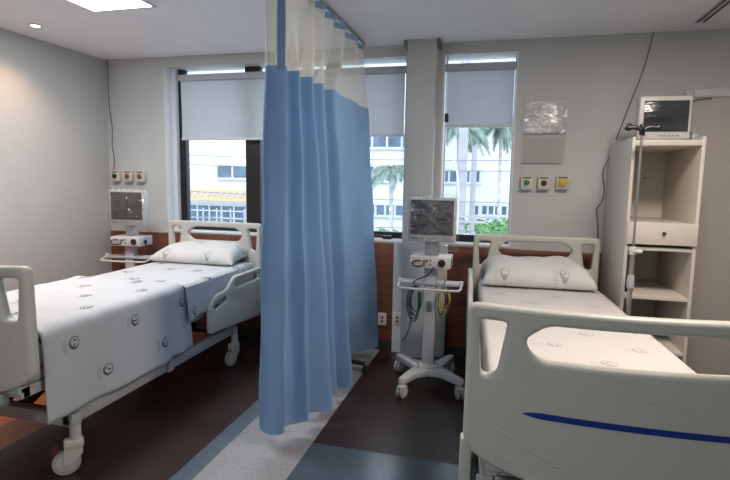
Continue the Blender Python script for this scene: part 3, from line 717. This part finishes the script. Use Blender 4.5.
# ================================================================== cabinet with monitor on top
CX0, CX1, CY0, CY1, CT = .80, 1.212, 3.617, 4.322, 1.80
cb = thing('storage_cabinet', 'tall cream open cabinet beside the door at right', 'cabinet', ((CX0 + CX1) / 2, CY1, 0))
ox, oy = (CX0 + CX1) / 2, CY1
def cbx(b, x0, x1, y0, y1, z0, z1, bev=.0015): return b.box(x0 - ox, x1 - ox, y0 - oy, y1 - oy, z0, z1, bev)
t_ = .02; b = MB()
cbx(b, CX0, CX0 + t_, CY0, CY1, 0, CT); cbx(b, CX1 - t_, CX1, CY0, CY1, 0, CT)
cbx(b, CX0 + t_, CX1 - t_, CY0 + .001, CY1, CT - .055, CT - .02); cbx(b, CX0 + t_, CX1 - t_, CY1 - .01, CY1, .05, CT - .055)
cbx(b, CX0 + t_, CX1 - t_, CY0 + .01, CY1 - .01, .05, .07); b.build('carcass', M['cab'], cb)
for z in (1.255, 1.10, .78, .42):
    b = MB(); cbx(b, CX0 + t_, CX1 - t_, CY0 + .008, CY1 - .01, z - .022, z); b.build('shelf', M['cab'], cb)
b = MB(); cbx(b, CX0 + .004, CX1 - .004, CY0 - .018, CY0 - .001, 1.12, 1.262, .003); dr = b.build('drawer', M['cab'], cb)
MB().cyl((.01, CY0 - .034 - oy, 1.195), (.01, CY0 - .018 - oy, 1.195), .011, bev=.003).build('knob', M['dark_steel'], dr)
for (x, z) in ((.05, 1.55), (.05, 1.0), (.02, .62)):
    MB().cyl((x, -.014, z), (x, -.010, z), .007).build('cable_hole', M['cable_g'], cb)
b = MB().box(-.17, -.11, -.60, -.50, .805 - .025, .83, .006); b.build('door_catch', M['knob'], cb)
mo = thing('cabinet_monitor', 'grey framed monitor with dark glossy screen on top of the cabinet', 'monitor', (1.0, 3.76, CT - .02), RD(3))
MB().box(-.155, .155, -.04, .05, .012, .285, .012, 3).build('housing', M['mon'], mo)
MB().box(-.127, .137, -.0415, -.039, .058, .255, .001).build('screen', M['screen'], mo)
b = MB()
for k in range(5): b.box(-.03 + .026 * k, -.016 + .026 * k, -.042, -.039, .030, .036)
b.box(-.12, -.10, -.042, -.039, .03, .036).build('button_row', M['cable_g'], mo)
MB().box(-.12, .12, -.03, .06, 0, .014, .004).build('foot', M['mon_g'], mo)
sp = thing('small_speaker', 'small grey box beside the monitor on top of the cabinet', 'box', (1.205, 3.80, CT)); 
MB().box(-.018, .018, -.02, .02, 0, .05, .004).cyl((0, 0, .05), (0, 0, .09), .006).build('body', M['mon_g'], sp)
sp.location.x = 1.20; sp.location.z = CT - .02

# ================================================================== IV pole
iv = thing('iv_pole', 'steel drip stand with black hooks, between right bed and cabinet', 'drip stand', (.800, 3.40, 0))
MB().cyl((0, 0, .10), (0, 0, 1.10), .014, n=14).build('lower_pole', M['alu'], iv)
MB().cyl((0, 0, 1.05), (0, 0, 1.81), .0075, n=12).build('upper_pole', M['alu'], iv)
MB().cyl((0, 0, 1.075), (0, 0, 1.125), .024, bev=.006).cyl((0, -.02, 1.10), (.045, -.035, 1.10), .012, bev=.003).build('clamp', M['mon'], iv)
MB().lathe([(.02, .87), (.022, .88), (.022, .93), (.018, .95)], n=16).build('collar', M['mon_g'], iv)
b = MB()
for s in (-1, 1):
    b.tube([(0, 0, 1.82), (s * .04, 0, 1.838), (s * .075, 0, 1.832), (s * .09, 0, 1.84)], .014, 10, smooth=1)
    b.tube([(s * .075 + .022 * cos(a), 0, 1.838 + .018 * sin(a)) for a in [RD(200 + 280 * k / 10) for k in range(11)]], .0045, 8)
b.cyl((0, 0, 1.79), (0, 0, 1.855), .016, bev=.005)
b.tube([(0, -.05, 1.83), (0, -.02, 1.83), (0, .05, 1.83)], .007, 8)
b.build('hook_head', M['knob'], iv)
for k in range(5):
    a = RD(20 + 72 * k)
    MB().tube([(0, 0, .12), (.08 * cos(a), .08 * sin(a), .085), (.17 * cos(a), .17 * sin(a), .055)], .011, 8).ball((.17 * cos(a), .17 * sin(a), .026), .026).build('leg', M['alu'], iv)

# clutter on the sill
tag(MB().box(-.98, -.90, 4.37, 4.42, SILL, SILL + .035, .008).tube([(-1.1, 4.40, SILL + .02), (-1.04, 4.385, SILL + .03), (-.98, 4.395, SILL + .02)], .012).build('sill_clutter', M['knob']), 'small black object on the window sill between curtain and column', 'box')
tag(MB().box(-.47, -.44, 4.37, 4.40, 1.99, 2.06, .004).build('sensor_box', M['knob']), 'small black box on the window reveal right of the column', 'sensor')

# ================================================================== outside
M['bw'] = mat('building_render', (.52, .525, .545), .85, var=.04, vscale=1)
M['bglass'] = mat('building_glass', (.07, .11, .17), .15, var=.5, vscale=1.2)
M['bdark'] = mat('building_dark', (.10, .12, .15), .6)
M['orange'] = mat('orange_truss', (.75, .40, .12), .6)
M['leaf'] = mat('leaf_green', (.16, .34, .12), .7, var=.5, vscale=8)
M['palm'] = mat('palm_green', (.17, .23, .19), .7, var=.35, vscale=6)
M['bark'] = mat('palm_bark', (.42, .40, .38), .9, var=.25, vscale=9)
M['asph'] = mat('asphalt', (.45, .45, .46), .9, var=.1)
M['conc'] = mat('concrete_pole', (.30, .29, .31), .85, var=.1)
GZ = -3.0
tag(MB().box(-60, 40, 4.9, 70, GZ - .2, GZ).build('street', M['asph']), None, None, None, 'structure')
bl = thing('office_building', 'white office building across the street with dark window bands', 'building', (-6, 26, GZ))
def bb(x0, x1, y0, y1, z0, z1, m=None, bev=0): return (m or MB()).box(x0 + 6, x1 + 6, y0 - 26, y1 - 26, z0 - GZ, z1 - GZ, bev)
q = MB(); bb(-34, -3.6, 24, 32, GZ, 12, q); bb(-3.6, 12, 27, 34, GZ, 10, q); q.build('wall', M['bw'], bl)
Yw = 24
def win(x0, x1, z0, z1, y=Yw, n=4):
    w_ = bb(x0, x1, y - .06, y + .05, z0, z1).build('window', M['bglass'], bl)
    f = MB()
    for k in range(n + 1):
        x = x0 + (x1 - x0) * k / n; bb(x - .05, x + .05, y - .1, y, z0, z1, f)
    bb(x0 - .05, x1 + .05, y - .12, y, z1 - .06, z1 + .06, f); bb(x0 - .05, x1 + .05, y - .12, y, z0 - .06, z0 + .06, f)
    f.build('window_bars', M['mon_g'], w_)
win(-14.2, -10.6, 1.45, 2.15, n=4); win(-20.5, -16.2, 1.45, 2.15, n=4); win(-6.3, -4.8, 1.43, 2.2, n=3)
win(-9.5, -3.8, 3.0, 3.7, n=8); win(-18, -10.8, 4.2, 5.2, n=6)
win(-3.4, -2.15, 1.43, 2.08, 27, 3); win(-1.69, -1.48, 1.43, 2.1, 27, 1); win(-1.24, -.98, 1.43, 2.1, 27, 1); win(-.87, .42, -.2, .34, 27, 4); win(-1.36, -.98, -.24, .33, 27, 1)
win(-16.8, -10.4, -1.35, .1, n=9); win(-6.2, -4.3, -.2, .38, n=4)
tr = MB(); bb(-18.5, -9, 23.3, 23.5, .78, .86, tr); bb(-18.5, -9, 23.3, 23.5, .36, .46, tr)
for k in range(26):
    x = -18.5 + k * .37; tr.tube([(x + 6, -2.6, .44 - GZ), (x + .185 + 6, -2.6, .80 - GZ), (x + .37 + 6, -2.6, .44 - GZ)], .035, 5)
tr.build('orange_lattice', M['orange'], bl)
q = MB()
for z in (-.15, -.5, -.85, -1.2): bb(-18, -9, 22.6, 22.66, z, z + .05, q)
for k in range(13): bb(-18 + k * .75, -17.95 + k * .75, 22.6, 22.68, -3, 0, q)
q.build('railing', M['mon_g'], bl)
def leafball(name, c, rx, ry, rz_, n, size, mt, label, cat, seed, group=None):
    r = random.Random(seed); b = MB()
    for i in range(n):
        th = r.uniform(0, 2 * pi); ph = math.acos(r.uniform(-1, 1)); k = r.uniform(.65, 1)
        p = Vector((c[0] + rx * k * sin(ph) * cos(th), c[1] + ry * k * sin(ph) * sin(th), c[2] + rz_ * k * cos(ph)))
        a = Vector((r.uniform(-1, 1), r.uniform(-1, 1), r.uniform(-1, 1))).normalized(); d_ = a.cross(Vector((r.uniform(-1, 1), .3, 1))).normalized()
        V_ = [b.b.verts.new(p + a * size), b.b.verts.new(p + d_ * size * .5), b.b.verts.new(p - a * size), b.b.verts.new(p - d_ * size * .5)]
        b.b.faces.new(V_)
    b.ball(c, 1, (rx * .7, ry * .7, rz_ * .7), 12)
    return tag(b.build(name, mt, None, 10, False), label, cat, group)
leafball('hedge', (-4.2, 18, -.95), 1.7, .7, .75, 900, .12, M['leaf'], 'low green shrub seen through the window left of the column', 'shrub', 1)
leafball('hedge', (.3, 19, -.2), 1.75, .6, .42, 900, .1, M['leaf'], 'clipped green hedge seen through the window right of the column', 'shrub', 2)
leafball('hedge', (-11.3, 20, -1.2), 1.2, .7, .8, 500, .13, M['leaf'], 'green shrub seen through the window behind the left headboard', 'shrub', 3)
def palm(x, y, ztop, L, label, seed, nf=14, tr_=.14):
    o = thing('palm_tree', label, 'palm tree', (x, y, GZ)); H = ztop - GZ; r = random.Random(seed)
    MB().tube([(0, 0, 0), (.05, 0, H * .5), (0, 0, H)], tr_, 10).build('trunk', M['bark'], o)
    cr_ = MB()
    for k in range(nf):
        a = 2 * pi * k / nf + r.uniform(-.15, .15); up = r.uniform(.1, .6)
        pts = []
        for i in range(9):
            t = i / 8; rad = L * t * (1 - .15 * t); z = H + L * (up * t * 1.3 - 1.05 * t * t)
            pts.append(Vector((rad * cos(a), rad * sin(a), z)))
        cr_.tube(pts, .02, 5)
        side = Vector((-sin(a), cos(a), 0))
        for i in range(1, 36):
            t = i / 36; j = min(int(t * 8), 7); p = pts[j].lerp(pts[j + 1], t * 8 - j); d_ = (pts[j + 1] - pts[j]).normalized(); ln = L * .34 * (sin(pi * (t * .85 + .12)))
            for s in (-1, 1):
                e = p + side * s * ln * .5 + d_ * ln * .35 + Vector((0, 0, -ln * .75)); w_ = d_ * .034
                cr_.b.faces.new([cr_.b.verts.new(p - w_), cr_.b.verts.new(p + w_), cr_.b.verts.new(e)])
    cr_.build('crown', M['palm'], o, 10, False)
palm(-1.42, 17.9, 3.45, 1.25, 'palm tree with drooping fronds just behind the thick pale pole outside', 4, nf=26, tr_=.07)
palm(-.05, 18.9, 3.65, 1.3, 'palm tree at the right end of the window right of the column', 5, nf=26, tr_=.06)
palm(-3.55, 17, 1.9, 1.05, 'small pale palm tree seen left of the column', 6, tr_=.07)
p = thing('utility_pole', 'thick pale utility pole seen through the window right of the column', 'pole', (-1.10, 15.5, GZ))
MB().tube([(0, 0, 0), (0, 0, 9)], .14, 14).build('pole', M['conc'], p)
b = MB()
for z in (2.1, 2.55, 3.3, 3.45): b.box(-.05, .75, -.2, -.1, z, z + .06)
b.build('cross_arm', M['conc'], p)
b = MB()
for k, z in enumerate((2.75, 3.05, 3.9, 4.8, 5.1)):
    b.tube([(-16, -.2 + .05 * k, z + .5), (-8, -.2, z + .05), (0, -.2, z), (6, -.2, z + .05)], .012, 5, smooth=2)
b.build('overhead_wires', M['cable_g'], p)
p2 = thing('utility_pole', 'thinner pale post just right of the thick utility pole outside', 'pole', (-.80, 16.3, GZ))
MB().tube([(0, 0, 0), (0, 0, 5.6)], .085, 12).build('pole', M['conc'], p2)
p3 = thing('street_lamp', 'white street lamp on a curved arm, seen just right of the column', 'street lamp', (-1.02, 13.5, GZ))
MB().tube([(0, 0, 0), (0, 0, 4.3), (-.06, 0, 4.75), (-.18, 0, 5.1), (-.38, 0, 5.4), (-.60, 0, 5.55)], .022, 10, smooth=2).build('post', M['mon_g'], p3)
MB().ball((-.72, 0, 5.57), .13, (1.4, .6, .45)).build('lamp_head', M['frame_w'], p3)
